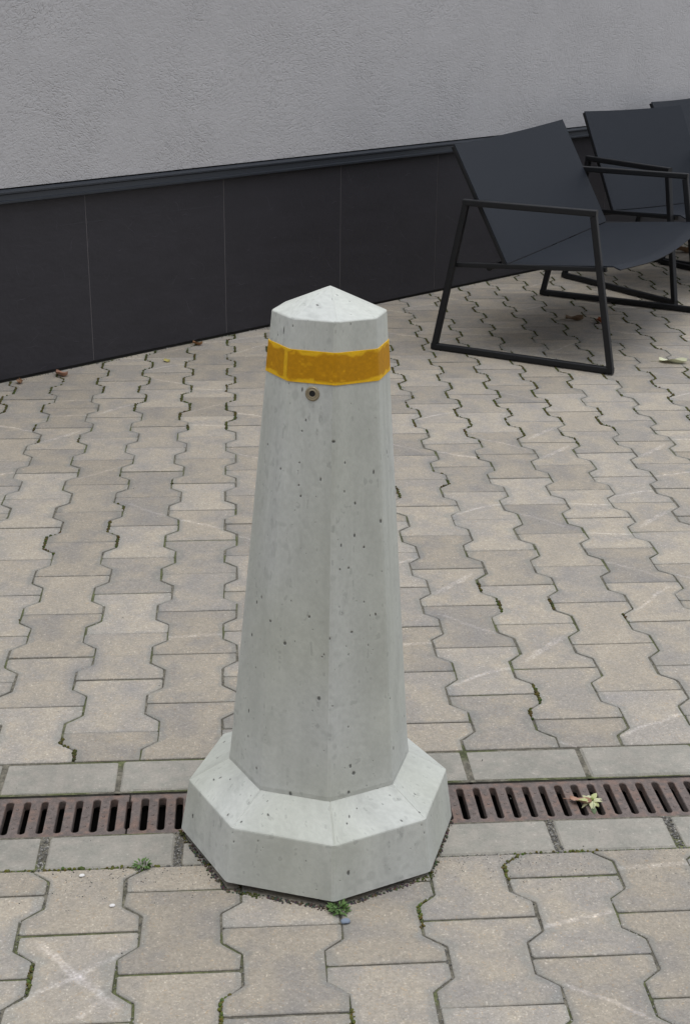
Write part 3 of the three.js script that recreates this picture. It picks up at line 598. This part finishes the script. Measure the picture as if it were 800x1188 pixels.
function leafGeo(L, Wd, curl, teeth) {
  const nu = 6, nv = 12, g = new THREE.PlaneGeometry(1, 1, nu, nv), p = g.attributes.position;
  for (let i = 0; i < p.count; i++) {
    const u = p.getX(i) * 2, v = p.getY(i) + 0.5, w = Wd / 2 * Math.pow(Math.sin(Math.PI * Math.min(0.985, 0.02 + v * 0.97)), 0.7) * (1 + teeth * Math.sin(v * 31) + 1.2 * teeth * Math.sin(v * 9 + (u > 0 ? 1.7 : 0)));
    p.setXYZ(i, u * w, curl * L * (u * u * 0.25 + 0.35 * (v - 0.5) * (v - 0.5)) + 0.05 * L * Math.sin(v * 7 + u * 2) + 0.002, (v - 0.5) * L);
  }
  g.computeVertexNormals(); return g;
}
function leaf(X, Y, L, Wd, turn, rgb, label, curl = 0.6, z = 0.001) {
  const t = thing('fallen_leaf', label, 'leaf'); t.position.copy(W(X, Y, z)); t.rotation.set(rr(-0.12, 0.12), turn, rr(-0.12, 0.12));
  mesh('leaf_blade', leafGeo(L, Wd, curl, 0.08), leafMat(...rgb, 0.15), t);
  const s = new THREE.CylinderGeometry(0.0005, 0.0008, L * 0.35, 5); s.rotateX(Math.PI / 2); s.translate(0, 0.003, -L * 0.62); mesh('leaf_stalk', s, leafMat(rgb[0] * 0.7, rgb[1] * 0.7, rgb[2] * 0.7, 0), t);
}
leaf(1.608, 0.562, 0.095, 0.06, 1.3, [0.56, 0.56, 0.38], 'pale yellow green leaf on the paving right of the near chair', 0.35);
leaf(1.498, 1.155, 0.045, 0.034, 0.4, [0.28, 0.085, 0.025], 'curled orange leaf on the paving under the near chair', 1.1);
leaf(1.405, 1.205, 0.07, 0.03, 1.5, [0.17, 0.11, 0.06], 'thin brown leaf beside the orange leaf under the near chair', 0.7);
leaf(-0.49, 0.468, 0.05, 0.035, 1.0, [0.32, 0.17, 0.11], 'reddish brown leaf at the foot of the tiled plinth on the left', 0.9);
leaf(-0.615, 0.385, 0.035, 0.022, 0.3, [0.26, 0.14, 0.07], 'small brown leaf at the plinth nearest the left edge', 0.9);
leaf(-0.05, 0.865, 0.04, 0.022, 1.1, [0.27, 0.14, 0.06], 'small brown leaf against the plinth left of the bollard top', 0.9);
leaf(-0.15, 0.64, 0.028, 0.02, 0.8, [0.42, 0.36, 0.10], 'tiny yellow leaf on the paving near the plinth', 0.5);
leaf(2.27, 2.60, 0.09, 0.06, 0.9, [0.26, 0.16, 0.09], 'brown leaf under the farthest chair at the right edge', 1.0);
leaf(0.645, -2.171, 0.036, 0.020, 1.2, [0.34, 0.19, 0.125], 'curled brown leaf on the drain grate beside the withered flower', 0.45, -0.003);
{
  const t = thing('withered_flower', 'withered pale yellow flower lying on the right drain grate', 'flower'); t.position.copy(W(0.664, -2.170, -0.003)); t.rotation.y = 0.4; const G = [];
  for (let k = 0; k < 9; k++) { const a = k / 9 * 6.283 + rr(-0.25, 0.25), g = blade(rr(0.012, 0.019), rr(0.007, 0.011), rr(0.3, 1.2)); g.rotateX(rr(0.75, 1.35)); g.rotateY(a); g.translate(Math.sin(a) * 0.002, 0.003, Math.cos(a) * 0.002); mesh('petal', g, k % 3 ? leafMatPale : leafMatPale2, t); }
  const h = new THREE.IcosahedronGeometry(0.0034, 1); h.scale(1, 0.8, 1); h.translate(0, 0.0055, 0); mesh('flower_head', h, leafMat(0.14, 0.17, 0.03, 0), t);
  const c = new THREE.CatmullRomCurve3([new THREE.Vector3(0, 0.003, 0), new THREE.Vector3(-0.005, 0.0035, 0.012), new THREE.Vector3(-0.013, 0.002, 0.022)]); mesh('flower_stalk', new THREE.TubeGeometry(c, 10, 0.0011, 6), leafMat(0.26, 0.29, 0.16, 0), t);
  const lf = blade(0.02, 0.009, 0.4); lf.rotateX(1.25); lf.rotateY(-0.5); lf.translate(-0.006, 0.001, 0.012); mesh('flower_leaf', lf, leafMat(0.10, 0.14, 0.06), t);
}

renderer.render(scene, camera);
